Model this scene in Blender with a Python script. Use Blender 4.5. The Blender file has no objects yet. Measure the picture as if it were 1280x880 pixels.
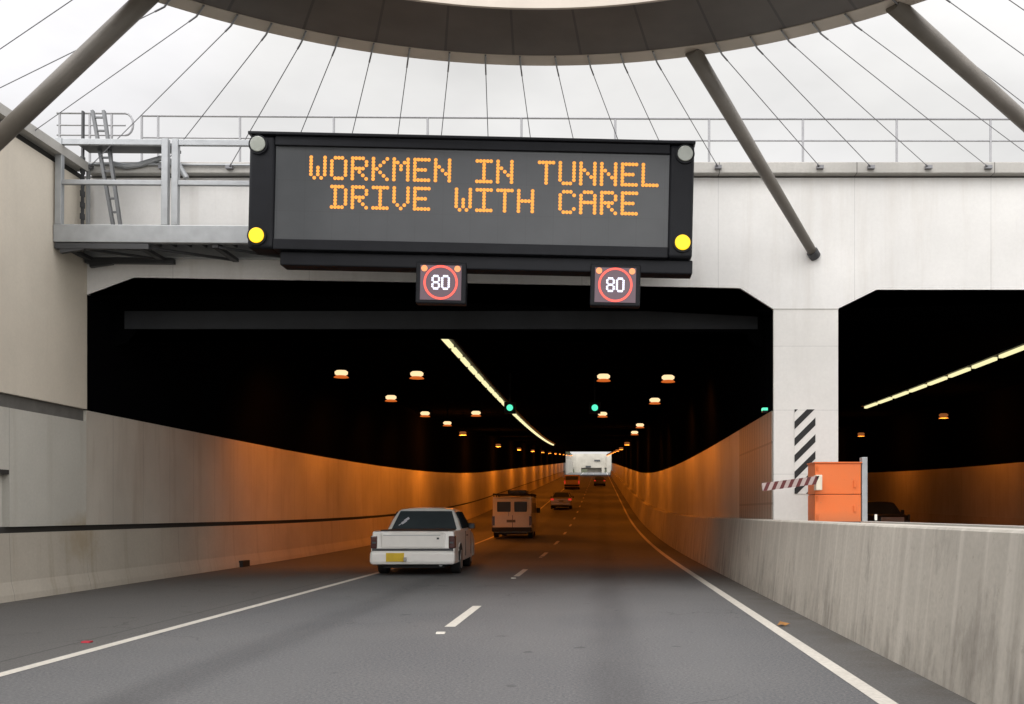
import bpy, bmesh, math, random
from mathutils import Vector, Matrix
random.seed(7)
S = bpy.context.scene
C = S.collection
R = math.radians

# ------------------------------------------------------------------ road profile
H_EYE = 1.38
def zr(y):
    """height of the carriageway: level approach, sag curve, steady climb, crest"""
    if y < 25: return 0.0
    if y < 78: return 0.00053*(y-25)**2
    z = 1.489+0.0562*(y-78)
    if y > 300: z = 1.489+0.0562*(300-78)+0.0562*60*(1-math.exp(-(y-300)/60.0))*0.35
    return z
def stations(y0, y1, step=4.0):
    ys = [y0]
    y = math.ceil((y0+0.01)/step)*step
    while y < y1-0.01:
        ys.append(y); y += step
    ys.append(y1)
    return ys

# ------------------------------------------------------------------ materials
def newmat(name):
    m = bpy.data.materials.new(name); m.use_nodes = True
    nt = m.node_tree
    b = nt.nodes['Principled BSDF']
    return m, nt, b
def plain(name, col, rough=0.6, metal=0.0, var=0.08, scale=6.0, coat=0.0, bump=0.0):
    m, nt, b = newmat(name)
    N, L = nt.nodes, nt.links
    tc = N.new('ShaderNodeTexCoord'); no = N.new('ShaderNodeTexNoise')
    no.inputs['Scale'].default_value = scale; no.inputs['Detail'].default_value = 5
    L.new(tc.outputs['Object'], no.inputs['Vector'])
    mr = N.new('ShaderNodeMapRange'); mr.inputs[3].default_value = 1-var*2; mr.inputs[4].default_value = 1+var*2
    L.new(no.outputs['Fac'], mr.inputs[0])
    mx = N.new('ShaderNodeVectorMath'); mx.operation = 'SCALE'; mx.inputs[0].default_value = col[:3]
    L.new(mr.outputs[0], mx.inputs['Scale']); L.new(mx.outputs[0], b.inputs['Base Color'])
    b.inputs['Roughness'].default_value = rough; b.inputs['Metallic'].default_value = metal
    b.inputs['Coat Weight'].default_value = coat
    if bump:
        bp = N.new('ShaderNodeBump'); bp.inputs['Strength'].default_value = bump; bp.inputs['Distance'].default_value = 0.01
        L.new(no.outputs['Fac'], bp.inputs['Height']); L.new(bp.outputs[0], b.inputs['Normal'])
    return m
def emis(name, col, strength, base=(0.02,0.02,0.02)):
    m, nt, b = newmat(name)
    b.inputs['Base Color'].default_value = (*base, 1)
    b.inputs['Emission Color'].default_value = (*col, 1)
    b.inputs['Emission Strength'].default_value = strength
    return m
class G:
    """small node graph helper"""
    def __init__(s, nt): s.nt = nt; s.N = nt.nodes; s.L = nt.links
    def inp(s, sock, v):
        if hasattr(v, 'is_linked'): s.L.new(v, sock)
        else: sock.default_value = v
    def math(s, op, a, b=0.0, c=0.0, clamp=False):
        n = s.N.new('ShaderNodeMath'); n.operation = op; n.use_clamp = clamp
        s.inp(n.inputs[0], a); s.inp(n.inputs[1], b); s.inp(n.inputs[2], c); return n.outputs[0]
    def xyz(s):
        t = s.N.new('ShaderNodeTexCoord'); q = s.N.new('ShaderNodeSeparateXYZ'); s.L.new(t.outputs['Object'], q.inputs[0]); s.co = t.outputs['Object']
        return q.outputs
    def noise(s, vec=None, scale=1.0, detail=4, rough=0.55, mul=None):
        n = s.N.new('ShaderNodeTexNoise'); n.inputs['Scale'].default_value = scale; n.inputs['Detail'].default_value = detail; n.inputs['Roughness'].default_value = rough
        v = vec if vec is not None else s.co
        if mul is not None:
            m = s.N.new('ShaderNodeVectorMath'); m.operation = 'MULTIPLY'; s.L.new(v, m.inputs[0]); m.inputs[1].default_value = mul; v = m.outputs[0]
        s.L.new(v, n.inputs['Vector']); return n.outputs['Fac']
    def map(s, v, a, b, c, d, clamp=True):
        n = s.N.new('ShaderNodeMapRange'); n.clamp = clamp
        s.inp(n.inputs[0], v)
        for i, q in enumerate((a, b, c, d)): n.inputs[i+1].default_value = q
        return n.outputs[0]
    def mix(s, f, a, b, mode='MIX'):
        n = s.N.new('ShaderNodeMix'); n.data_type = 'RGBA'; n.blend_type = mode
        s.inp(n.inputs[0], f)
        for k, v in ((6, a), (7, b)):
            if hasattr(v, 'is_linked'): s.L.new(v, n.inputs[k])
            else: n.inputs[k].default_value = (*v[:3], 1)
        return n.outputs[2]
    def bump(s, h, b, strength=0.3, dist=0.01):
        n = s.N.new('ShaderNodeBump'); n.inputs['Strength'].default_value = strength; n.inputs['Distance'].default_value = dist
        s.L.new(h, n.inputs['Height']); s.L.new(n.outputs[0], b.inputs['Normal'])
def line_mask(g, v, period, half, offset=0.0):
    """1 on thin joint lines at every `period` metres"""
    a = g.math('MODULO', g.math('ADD', v, 1000.0+offset), period)
    a = g.math('SUBTRACT', a, period/2); a = g.math('ABSOLUTE', a)
    return g.math('LESS_THAN', a, half)
def concrete(name, base, along='Y', joint=0.0, joint_z=0.0, streak=0.35, dirt=(0.10,0.085,0.07), rough=0.8, fine=0.12, jw=0.008, off=0.0, offz=0.0, blotch=0.25, extra=None, jdark=0.75, fade=None, streak_scale=2.2):
    m, nt, b = newmat(name); g = G(nt)
    x, y, z = g.xyz()
    col = g.mix(g.map(g.noise(scale=0.55, detail=5), 0.35, 0.7, 0, 1), base, tuple(c*(1-blotch) for c in base))
    mul = (0.3, streak_scale, 0.16) if along == 'Y' else (streak_scale, 0.3, 0.16)
    st = g.noise(scale=1.4, detail=6, rough=0.65, mul=mul)
    f = g.math('MULTIPLY', g.map(st, 0.52, 0.78, 0, 1), streak)
    col = g.mix(f, col, dirt)
    fn = g.noise(scale=22, detail=4)
    col = g.mix(g.map(fn, 0.3, 0.7, 0.0, fine*2), col, tuple(c*0.55 for c in base))
    if joint:
        col = g.mix(g.math('MULTIPLY', line_mask(g, y if along == 'Y' else x, joint, jw, off), jdark), col, (0.03,0.028,0.025))
    if joint_z:
        col = g.mix(g.math('MULTIPLY', line_mask(g, z, joint_z, jw, offz), jdark*0.7), col, (0.05,0.045,0.04))
    if extra: col = extra(g, x, y, z, col)
    nt.links.new(col, b.inputs['Base Color']); b.inputs['Roughness'].default_value = rough
    g.bump(fn, b, 0.25, 0.004)
    return m

def stain_extra(cy, cz, ry, rz, col, amt):
    def f(g, x, y, z, c):
        a = g.math('POWER', g.math('DIVIDE', g.math('SUBTRACT', y, cy), ry), 2.0)
        d = g.math('POWER', g.math('DIVIDE', g.math('SUBTRACT', z, cz), rz), 2.0)
        r = g.math('ADD', g.math('SQRT', g.math('ADD', a, d)), g.math('MULTIPLY', g.noise(scale=2.6, detail=8, rough=0.7), 1.5))
        return g.mix(g.map(r, 0.95, 1.75, amt, 0.0), c, col)
    return f

M = {}
M['fascia'] = concrete('painted_concrete', (0.77,0.76,0.735), along='X', joint=2.45, off=1.15, streak=0.26, dirt=(0.40,0.34,0.27), blotch=0.13, fine=0.05, jdark=0.22, jw=0.006)
M['pillar'] = concrete('pillar_concrete', (0.75,0.735,0.70), along='X', joint_z=1.15, offz=-1.0, streak=0.14, dirt=(0.36,0.31,0.25), blotch=0.12, fine=0.06, jdark=0.35, jw=0.005)
M['cap'] = concrete('coping_concrete', (0.50,0.485,0.45), along='X', joint=2.45, off=1.15, streak=0.3, dirt=(0.22,0.2,0.17))
M['upper'] = concrete('beige_wall_concrete', (0.71,0.645,0.54), along='Y', streak=0.10, dirt=(0.35,0.29,0.22), blotch=0.12, fine=0.06)
M['lower'] = concrete('grey_wall_concrete', (0.58,0.56,0.50), along='Y', joint=6.0, off=2.0, streak=0.30, dirt=(0.30,0.26,0.19), blotch=0.14, fine=0.08, jdark=0.3,
                      extra=stain_extra(17.1, 1.12, 0.9, 0.33, (0.30,0.21,0.09), 0.5))
M['leftbar'] = concrete('left_barrier_concrete', (0.55,0.50,0.42), along='Y', joint=6.0, off=2.0, streak=0.5, dirt=(0.24,0.18,0.10), blotch=0.2, fine=0.1, jdark=0.3,
                      extra=stain_extra(17.1, 0.9, 0.7, 0.5, (0.30,0.21,0.09), 0.45))
def grime(g, x, y, z, c):
    # splashed dirt: patches that gather low on the barrier, broken by runs of clean concrete
    n = g.noise(scale=1.5, detail=8, rough=0.7, mul=(1, 1.3, 0.55)); lowz = g.map(z, 0.0, 1.2, 0.13, -0.02)
    c = g.mix(g.map(g.math('ADD', n, lowz), 0.57, 0.75, 0.0, 0.65), c, (0.17,0.155,0.135))
    n2 = g.noise(scale=1.1, detail=5, mul=(0.3, 4.5, 0.10))
    c = g.mix(g.map(n2, 0.5, 0.72, 0.0, 0.55), c, (0.68,0.64,0.57))
    n3 = g.noise(scale=6, detail=6, rough=0.75)
    return g.mix(g.map(n3, 0.60, 0.75, 0.0, 0.5), c, (0.2,0.175,0.14))
M['median'] = concrete('median_barrier_concrete', (0.55,0.515,0.45), along='Y', joint=6.0, off=1.0, streak=0.5, dirt=(0.27,0.24,0.20), blotch=0.25, fine=0.16, jdark=0.2, streak_scale=2.4, extra=grime)
M['mediantop'] = concrete('median_top_concrete', (0.46,0.44,0.40), along='Y', streak=0.2)
M['lining'] = concrete('cream_lining_panels', (0.58,0.555,0.49), along='Y', joint=1.2, streak=0.5, dirt=(0.28,0.23,0.16), blotch=0.2, rough=0.5, fine=0.05, jdark=0.22, jw=0.012, streak_scale=1.6)
M['lining_ribbed'] = concrete('ribbed_lining_panels', (0.30,0.275,0.24), along='Y', joint=0.3, joint_z=1.1, streak=0.4, dirt=(0.20,0.15,0.10), blotch=0.2, rough=0.5, jdark=0.6, jw=0.02)
M['dark_joint'] = plain('dark_recess', (0.035,0.033,0.03), 0.9)
M['recess'] = plain('grey_recess_band', (0.13,0.125,0.115), 0.85, var=0.15)
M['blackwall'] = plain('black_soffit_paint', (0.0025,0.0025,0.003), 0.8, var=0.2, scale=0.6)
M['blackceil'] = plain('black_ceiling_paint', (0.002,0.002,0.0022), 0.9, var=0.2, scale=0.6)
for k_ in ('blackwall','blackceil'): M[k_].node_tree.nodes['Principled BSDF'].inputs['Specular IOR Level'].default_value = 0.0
M['crossbeam'] = plain('dark_grey_beam_paint', (0.019,0.021,0.024), 0.8, var=0.2, scale=2)
M['ring'] = None
M['steel'] = plain('galvanised_steel', (0.36,0.375,0.385), 0.45, 0.35, var=0.12, scale=5)
M['steel_dark'] = plain('dark_painted_steel', (0.045,0.047,0.05), 0.55, 0.0, var=0.15, scale=4)
M['steel_brown'] = plain('grey_brown_tube_paint', (0.17,0.155,0.135), 0.5, 0.1, var=0.15, scale=3)
M['cable'] = plain('stay_wire', (0.20,0.20,0.21), 0.45, 0.5)
M['rail'] = plain('galvanised_rail', (0.30,0.30,0.31), 0.5, 0.4)
M['white_line'] = concrete('road_paint_white', (0.72,0.68,0.60), streak=0.25, dirt=(0.28,0.26,0.22), fine=0.25, blotch=0.12)
M['housing'] = plain('black_powder_coat', (0.012,0.013,0.016), 0.42, var=0.15, scale=3)
M['housing'].node_tree.nodes['Principled BSDF'].inputs['Specular IOR Level'].default_value = 0.15
M['screen'] = plain('charcoal_display_face', (0.052,0.057,0.062), 0.35, var=0.12, scale=1.5)
def screen_mat():
    m, nt, b = newmat('charcoal_display_face_grid'); g = G(nt); x, y, z = g.xyz()
    c = g.mix(g.map(g.noise(scale=1.2, detail=4), 0.3, 0.7, 0, 1), (0.046,0.050,0.054), (0.060,0.064,0.068))
    c = g.mix(g.math('MULTIPLY', line_mask(g, x, 0.451, 0.005, 0.1), 0.22), c, (0.02,0.02,0.022))
    c = g.mix(g.math('MULTIPLY', line_mask(g, z, 0.505, 0.005, 0.02), 0.22), c, (0.02,0.02,0.022))
    nt.links.new(c, b.inputs['Base Color']); b.inputs['Roughness'].default_value = 0.3; return m
M['screen'] = screen_mat()
M['led'] = emis('amber_led', (1.0,0.37,0.05), 1.1, (0.1,0.05,0.01))
M['led_yellow'] = emis('yellow_beacon_lens', (1.0,0.60,0.004), 1.15, (0.4,0.3,0.02))
M['beacon_off'] = plain('unlit_beacon_lens', (0.32,0.34,0.30), 0.25, coat=0.5)
M['led_red'] = emis('red_led', (1.0,0.10,0.07), 1.5)
M['led_white'] = emis('white_led', (0.85,0.85,1.0), 1.5)
M['led_orange'] = emis('orange_led', (1.0,0.33,0.12), 1.3)
M['speed_face'] = emis('speed_display_face', (0.20,0.10,0.13), 0.42, (0.07,0.06,0.07))
M['sodium'] = emis('sodium_lens', (1.0,0.70,0.38), 1.15)
M['sodium_far'] = emis('sodium_lens_far', (1.0,0.30,0.08), 0.22)
M['sodium_halo'] = emis('sodium_halo_glow', (1.0,0.20,0.03), 0.55)  # orange glow that imitates the bloom below each lens
M['tube'] = emis('fluorescent_tube', (1.0,0.92,0.50), 0.95)
M['green'] = emis('green_signal_lens', (0.10,0.95,0.55), 1.1)
M['orange'] = plain('orange_cabinet_paint', (0.72,0.15,0.025), 0.5, var=0.05)
M['black'] = plain('matt_black', (0.012,0.012,0.012), 0.7)
M['rubber'] = plain('tyre_rubber', (0.018,0.018,0.018), 0.85, scale=20)
M['rim'] = plain('wheel_alloy', (0.38,0.38,0.38), 0.35, 0.6)
M['glass'] = plain('tinted_vehicle_glass', (0.05,0.062,0.068), 0.28, 0.0, var=0.2, scale=2, coat=0.0)
M['glass'].node_tree.nodes['Principled BSDF'].inputs['Specular IOR Level'].default_value = 0.15
M['side_glass'] = plain('dark_side_glass', (0.03,0.035,0.04), 0.6); M['side_glass'].node_tree.nodes['Principled BSDF'].inputs['Specular IOR Level'].default_value = 0.0
M['white_car'] = plain('white_car_paint', (0.82,0.80,0.76), 0.32, coat=0.4, var=0.03)
M['cream_car'] = plain('cream_van_paint', (0.68,0.62,0.50), 0.4, coat=0.3, var=0.04)
M['dark_car'] = plain('dark_car_paint', (0.03,0.03,0.035), 0.3, coat=0.5)
M['silver_car'] = plain('silver_car_paint', (0.35,0.34,0.33), 0.35, 0.3, coat=0.4)
M['orange_van'] = plain('tan_van_paint', (0.62,0.40,0.24), 0.45, coat=0.2)
M['taillight'] = plain('smoked_tail_lens', (0.06,0.015,0.014), 0.2, coat=0.6)
M['tail_lit'] = emis('lit_tail_lens', (1.0,0.05,0.03), 0.5, (0.2,0.01,0.01))
M['headlight'] = emis('lit_headlight', (1.0,0.93,0.8), 1.0)
M['plate'] = plain('yellow_number_plate', (0.62,0.42,0.02), 0.5)
M['plate_dark'] = plain('dark_number_plate', (0.12,0.10,0.06), 0.5)
M['tonneau'] = plain('black_tonneau_vinyl', (0.035,0.022,0.018), 0.6)
M['leaf'] = plain('dry_leaf', (0.35,0.17,0.05), 0.8)
M['redmark'] = plain('red_marking', (0.42,0.02,0.04), 0.6)
M['grass'] = plain('dry_grass_ground', (0.10,0.11,0.05), 0.95, var=0.3, scale=0.4)
M['sticker'] = plain('pale_sticker', (0.62,0.62,0.66), 0.6)
M['exit_wall'] = concrete('far_cream_concrete', (0.50,0.47,0.40), along='X', joint=3.0, streak=0.4, dirt=(0.3,0.28,0.24))

def asphalt():
    m, nt, b = newmat('asphalt'); g = G(nt); x, y, z = g.xyz()
    base = g.mix(g.map(g.noise(scale=0.35, detail=5), 0.3, 0.7, 0, 1), (0.104,0.107,0.112), (0.138,0.138,0.137))
    gr = g.noise(scale=38, detail=5, rough=0.8)
    base = g.mix(g.map(gr, 0.50, 0.66, 0, 0.75), base, (0.25,0.245,0.235))
    base = g.mix(g.map(gr, 0.34, 0.46, 0.7, 0), base, (0.03,0.03,0.031))
    # polished wheel paths and the oily middle of each lane
    for cx, hw, c_, amt in ((-0.75,0.38,(0.15,0.15,0.148),0.35), (1.05,0.38,(0.15,0.15,0.148),0.35), (0.15,0.30,(0.05,0.05,0.052),0.5), (-2.65,0.35,(0.15,0.15,0.148),0.3), (-4.25,0.35,(0.15,0.15,0.148),0.3), (-3.45,0.28,(0.05,0.05,0.052),0.5)):
        d = g.math('ABSOLUTE', g.math('SUBTRACT', g.math('ADD', x, g.map(g.noise(scale=0.3, detail=2), 0, 1, -0.15, 0.15)), cx))
        f = g.math('MULTIPLY', g.map(d, hw*0.4, hw*1.3, amt, 0), g.map(g.noise(scale=0.9, detail=5, mul=(1,0.25,1)), 0.3, 0.65, 0.2, 1.0))
        base = g.mix(f, base, c_)
    sp = g.noise(scale=3.2, detail=3, rough=0.4)
    base = g.mix(g.map(sp, 0.70, 0.74, 0, 0.5), base, (0.035,0.035,0.036))
    # fine cracks
    v = nt.nodes.new('ShaderNodeTexVoronoi'); v.feature = 'DISTANCE_TO_EDGE'; v.inputs['Scale'].default_value = 0.45
    wv = nt.nodes.new('ShaderNodeVectorMath'); wv.operation = 'ADD'; nn = nt.nodes.new('ShaderNodeTexNoise'); nn.inputs['Scale'].default_value = 1.5; nn.inputs['Detail'].default_value = 6
    nt.links.new(g.co, nn.inputs['Vector']); nt.links.new(g.co, wv.inputs[0]); nt.links.new(nn.outputs['Color'], wv.inputs[1]); nt.links.new(wv.outputs[0], v.inputs['Vector'])
    ck = g.math('MULTIPLY', g.map(v.outputs['Distance'], 0.0, 0.008, 0.6, 0), g.map(g.noise(scale=0.22, detail=2), 0.52, 0.6, 0, 1))
    base = g.mix(ck, base, (0.02,0.02,0.02))
    sh = g.math('ADD', g.math('GREATER_THAN', x, 2.13), g.math('LESS_THAN', x, -5.2), clamp=True)
    base = g.mix(g.math('MULTIPLY', sh, 0.45), base, (0.092,0.084,0.070))
    gt_ = g.math('MULTIPLY', g.map(g.math('MINIMUM', g.math('SUBTRACT', 2.74, x), g.math('SUBTRACT', x, -9.14)), 0.05, 0.5, 0.6, 0), g.map(g.noise(scale=2.5, detail=5), 0.35, 0.6, 0, 1))
    base = g.mix(gt_, base, (0.07,0.058,0.042))
    jn = g.math('LESS_THAN', g.math('ABSOLUTE', g.math('SUBTRACT', x, -5.55)), 0.015)
    base = g.mix(g.math('MULTIPLY', jn, 0.5), base, (0.02,0.02,0.02))
    nt.links.new(base, b.inputs['Base Color']); b.inputs['Roughness'].default_value = 0.8
    g.bump(gr, b, 0.8, 0.01)
    return m
M['asphalt'] = asphalt()

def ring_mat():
    m, nt, b = newmat('canopy_soffit_shaded'); g = G(nt); x, y, z = g.xyz()
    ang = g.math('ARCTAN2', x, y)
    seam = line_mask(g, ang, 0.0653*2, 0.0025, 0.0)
    col = g.mix(g.map(g.noise(scale=1.2, detail=5), 0.3, 0.7, 0, 1), (0.085,0.074,0.066), (0.115,0.10,0.09))  # dark tone has the shade under the ring put into it
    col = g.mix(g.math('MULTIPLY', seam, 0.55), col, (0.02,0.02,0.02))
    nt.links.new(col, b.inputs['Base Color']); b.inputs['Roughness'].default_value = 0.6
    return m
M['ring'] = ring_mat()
M['ring_lip'] = plain('canopy_cream_daylit_edge', (0.55,0.49,0.42), 0.6, var=0.12, scale=1.5)  # cream; on the outer lip the paleness is daylight put into the colour

# ------------------------------------------------------------------ mesh helpers
def link(name, me, mat, parent=None, smooth=False):
    o = bpy.data.objects.new(name, me); C.objects.link(o)
    if mat is not None: me.materials.append(mat)
    if parent is not None: o.parent = parent
    if smooth:
        for p in me.polygons: p.use_smooth = True
    return o
def finish(name, bm, mat, parent=None, smooth=False, bevel=0.0, seg=2):
    bmesh.ops.recalc_face_normals(bm, faces=bm.faces[:])
    me = bpy.data.meshes.new(name); bm.to_mesh(me); bm.free()
    o = link(name, me, mat, parent, smooth)
    if bevel:
        md = o.modifiers.new('bevel', 'BEVEL'); md.width = bevel; md.segments = seg; md.limit_method = 'ANGLE'; md.angle_limit = R(35)
        md.harden_normals = False
    return o
def box(bm, x0, x1, y0, y1, z0, z1):
    vs = [bm.verts.new(p) for p in ((x0,y0,z0),(x1,y0,z0),(x1,y1,z0),(x0,y1,z0),(x0,y0,z1),(x1,y0,z1),(x1,y1,z1),(x0,y1,z1))]
    for f in ((0,1,2,3),(4,5,6,7),(0,1,5,4),(1,2,6,5),(2,3,7,6),(3,0,4,7)): bm.faces.new([vs[i] for i in f])
    return vs
def tube(bm, a, b, r0, r1=None, n=10):
    a = Vector(a); b = Vector(b); r1 = r0 if r1 is None else r1
    d = (b-a).normalized(); u = d.orthogonal().normalized(); v = d.cross(u)
    A = []; B = []
    for i in range(n):
        t = 2*math.pi*i/n; k = u*math.cos(t)+v*math.sin(t)
        A.append(bm.verts.new(a+k*r0)); B.append(bm.verts.new(b+k*r1))
    for i in range(n): bm.faces.new((A[i], A[(i+1)%n], B[(i+1)%n], B[i]))
    bm.faces.new(A[::-1]); bm.faces.new(B)
def path_tube(bm, pts, r, n=8):
    for a, b in zip(pts, pts[1:]): tube(bm, a, b, r, n=n)
def bar(bm, a, b, w, h):
    """rectangular bar between two points (w sideways, h up)"""
    a = Vector(a); b = Vector(b); d = (b-a).normalized()
    up = Vector((0,0,1)) if abs(d.z) < 0.9 else Vector((0,1,0))
    s = d.cross(up).normalized(); u = s.cross(d)
    vs = []
    for p in (a, b):
        for i, j in ((-1,-1),(1,-1),(1,1),(-1,1)): vs.append(bm.verts.new(p+s*w/2*i+u*h/2*j))
    for f in ((0,1,2,3),(4,5,6,7),(0,1,5,4),(1,2,6,5),(2,3,7,6),(3,0,4,7)): bm.faces.new([vs[i] for i in f])
def disc(bm, c, r, depth, n=24, axis='Y'):
    c = Vector(c); d = Vector((0,depth,0)) if axis == 'Y' else Vector((depth,0,0)) if axis == 'X' else Vector((0,0,depth))
    tube(bm, c, c+d, r, n=n)
def prism(bm, poly, a0, a1, axis='X', scale1=None):
    """poly in the two other axes, extruded along axis"""
    def P(p, a):
        return (a, p[0], p[1]) if axis == 'X' else (p[0], a, p[1]) if axis == 'Y' else (p[0], p[1], a)
    A = [bm.verts.new(P(p, a0)) for p in poly]; B = [bm.verts.new(P(p, a1)) for p in poly]
    n = len(poly)
    for i in range(n): bm.faces.new((A[i], A[(i+1)%n], B[(i+1)%n], B[i]))
    f0 = bm.faces.new(A[::-1]); f1 = bm.faces.new(B)
    return A, B
def sweep(bm, poly, y0, y1, closed=True, step=4.0, follow=True):
    """poly of (x,z) carried along the road profile"""
    rows = []
    for y in stations(y0, y1, step):
        dz = zr(y) if follow else 0
        rows.append([bm.verts.new((p[0], y, p[1]+dz)) for p in poly])
    n = len(poly)
    for r0, r1 in zip(rows, rows[1:]):
        for i in range(n if closed else n-1):
            bm.faces.new((r0[i], r0[(i+1)%n], r1[(i+1)%n], r1[i]))
    if closed:
        bm.faces.new(rows[0][::-1]); bm.faces.new(rows[-1])
def rect(x0, x1, z0, z1): return [(x0,z0),(x1,z0),(x1,z1),(x0,z1)]
def swept(name, poly, y0, y1, mat, parent=None, **k):
    bm = bmesh.new(); sweep(bm, poly, y0, y1, **k); return finish(name, bm, mat, parent)
def boxed(name, dims, mat, parent=None, bevel=0.0, seg=2):
    bm = bmesh.new(); box(bm, *dims); return finish(name, bm, mat, parent, bevel=bevel, seg=seg)
def thing(name, label, cat, loc=(0,0,0), group=None, rot=(0,0,0)):
    o = bpy.data.objects.new(name, None); C.objects.link(o); o.location = loc; o.rotation_euler = rot
    o['label'] = label; o['category'] = cat
    if group: o['group'] = group
    return o
def tag(o, label, cat, group=None):
    o['label'] = label; o['category'] = cat
    if group: o['group'] = group
    return o
def struct(o): o['kind'] = 'structure'; return o
def copy_tree(o, parent=None):
    c = o.copy(); C.objects.link(c); c.parent = parent
    for ch in list(o.children):
        if ch.type != 'LIGHT': copy_tree(ch, c)
    return c

# ------------------------------------------------------------------ key dimensions (metres)
XL, XL2 = -9.14, -9.23            # left barrier toe, left wall face
YP = 17.25                         # portal plane
XM = 2.72                          # median barrier toe
PX0, PX1 = 3.12, 4.28              # pillar / dividing wall
XR = 15.9                          # far wall of the other carriageway
ZC = 6.2                           # black ceiling
ZE = 259.0                         # tunnel exit
ZO = 3.22                          # top of the lining panels

# ------------------------------------------------------------------ ground and roads
bm = bmesh.new(); sweep(bm, [(-9.6,0),(2.9,0)], -60, 300, closed=False)
struct(finish('road', bm, M['asphalt']))
bm = bmesh.new(); sweep(bm, [(4.3,0),(16.2,0)], -60, 300, closed=False)
struct(finish('opposite_road', bm, M['asphalt']))
bm = bmesh.new(); sweep(bm, [(-9.6,-0.004),(16.2,-0.004)], 300, 420, closed=False)
struct(finish('far_road', bm, M['asphalt']))
bm = bmesh.new(); sweep(bm, [(-5.165,0.004),(-5.035,0.004)], -60, 300, closed=False); struct(finish('left_edge_line', bm, M['white_line']))
bm = bmesh.new(); sweep(bm, [(2.01,0.004),(2.15,0.004)], -60, 300, closed=False); struct(finish('right_edge_line', bm, M['white_line']))
bm = bmesh.new()
y = 11.6-9.2*6
while y < 295:
    sweep(bm, [(-1.88,0.004),(-1.75,0.004)], y, y+2.6, closed=False, step=1.3); y += 9.2
struct(finish('lane_line', bm, M['white_line']))
# natural ground above the trench and over the tunnel roof, out to the horizon
bm = bmesh.new()
def gsheet(x0, x1, y0, y1, z=7.38, step=20):
    rows = []
    for yy in stations(y0, y1, step): rows.append([bm.verts.new((x, yy, z+(zr(yy) if z > 5 else 0))) for x in (x0, x1)])
    for a, b in zip(rows, rows[1:]): bm.faces.new((a[0], a[1], b[1], b[0]))
gsheet(-900, -10.0, -900, 900); gsheet(16.9, 900, -900, 900); gsheet(-10.0, 16.9, YP+0.75, ZE-0.3)
gsheet(-10.0, 16.9, 421, 900, 7.0)
gsheet(-10, 16.9, -900, -61, 7.38)
finish('ground', bm, M['grass'])['kind'] = 'structure'

# ------------------------------------------------------------------ left retaining wall (open trench part)
lw = thing('retaining_wall', 'tall beige concrete retaining wall at left with grey band and black groove', 'retaining wall', (XL2, 8, 0))
def place(o, root):
    """parent a mesh built in world coordinates to a root that is not at the origin"""
    o.parent = root; o.matrix_parent_inverse = (Matrix.Translation(root.location) @ root.rotation_euler.to_matrix().to_4x4()).inverted()
    return o
Y0 = -60
place(swept('upper_wall', rect(-9.95, -9.215, 3.24, 7.3), Y0, YP-0.004, M['upper']), lw)
place(swept('coping', rect(-10.0, -9.06, 7.42, 7.58), Y0, YP-0.25, M['cap']), lw)
place(swept('shadow_gap', rect(-9.9, -9.26, 7.3, 7.42), Y0, YP-0.01, M['dark_joint']), lw)
place(swept('recess_band', rect(-9.9, -9.28, 3.02, 3.24), Y0, YP-0.006, M['recess']), lw)
# lower face with a recessed niche at the edge of view
bm = bmesh.new()
for (a, b_, c, d) in ((Y0, 13.55, 1.16, 3.02), (15.0, YP-0.005, 1.16, 3.02), (13.55, 15.0, 2.05, 3.02)):
    box(bm, -9.95, XL2, a, b_, c, d)
bmesh.ops.remove_doubles(bm, verts=bm.verts, dist=0.0005)
place(finish('lower_wall', bm, M['lower']), lw)
niche = place(boxed('niche_back', (-9.95, -9.34, 13.55, 15.0, 1.16, 2.05), M['lower']), lw)
place(boxed('niche_lintel', (-9.34, XL2-0.002, 13.55, 15.0, 1.98, 2.05), M['dark_joint']), lw)
place(swept('groove', rect(-9.9, -9.31, 1.06, 1.16), Y0, YP-0.006, M['dark_joint']), lw)
bar_poly = [(-9.95,0),(XL,0),(XL-0.01,0.10),(XL-0.06,0.30),(XL-0.09,1.06),(-9.95,1.06)]
place(swept('concrete_barrier', bar_poly, Y0, YP-0.008, M['leftbar']), lw)
# red marking inside the niche
bm = bmesh.new()
Yn = 14.62
for a, b_ in (((Yn-0.26,1.62),(Yn+0.02,1.72)), ((Yn-0.26,1.62),(Yn-0.02,1.48)), ((Yn-0.26,1.62),(Yn-0.45,1.66)), ((Yn-0.02,1.48),(Yn+0.14,1.32))):
    bar(bm, (-9.332, a[0], a[1]), (-9.332, b_[0], b_[1]), 0.05, 0.012)
tag(finish('wall_marking', bm, M['redmark']), 'small red and dark mark in the niche of the left wall', 'marking')

# ------------------------------------------------------------------ right retaining wall of the other carriageway
rw = thing('retaining_wall', 'concrete retaining wall beyond the opposite carriageway', 'retaining wall', (XR, 8, 0))
place(swept('wall_face', rect(XR, XR+1.0, 1.1, 7.42), Y0, YP-0.005, M['lower']), rw)
place(swept('concrete_barrier', [(XR+1,0),(XR-0.15,0),(XR-0.13,0.1),(XR-0.03,0.34),(XR-0.01,1.1),(XR+1,1.1)], Y0, YP-0.008, M['leftbar']), rw)
place(swept('coping', rect(XR-0.12, XR+1.02, 7.42, 7.58), Y0, YP-0.25, M['cap']), rw)

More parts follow.
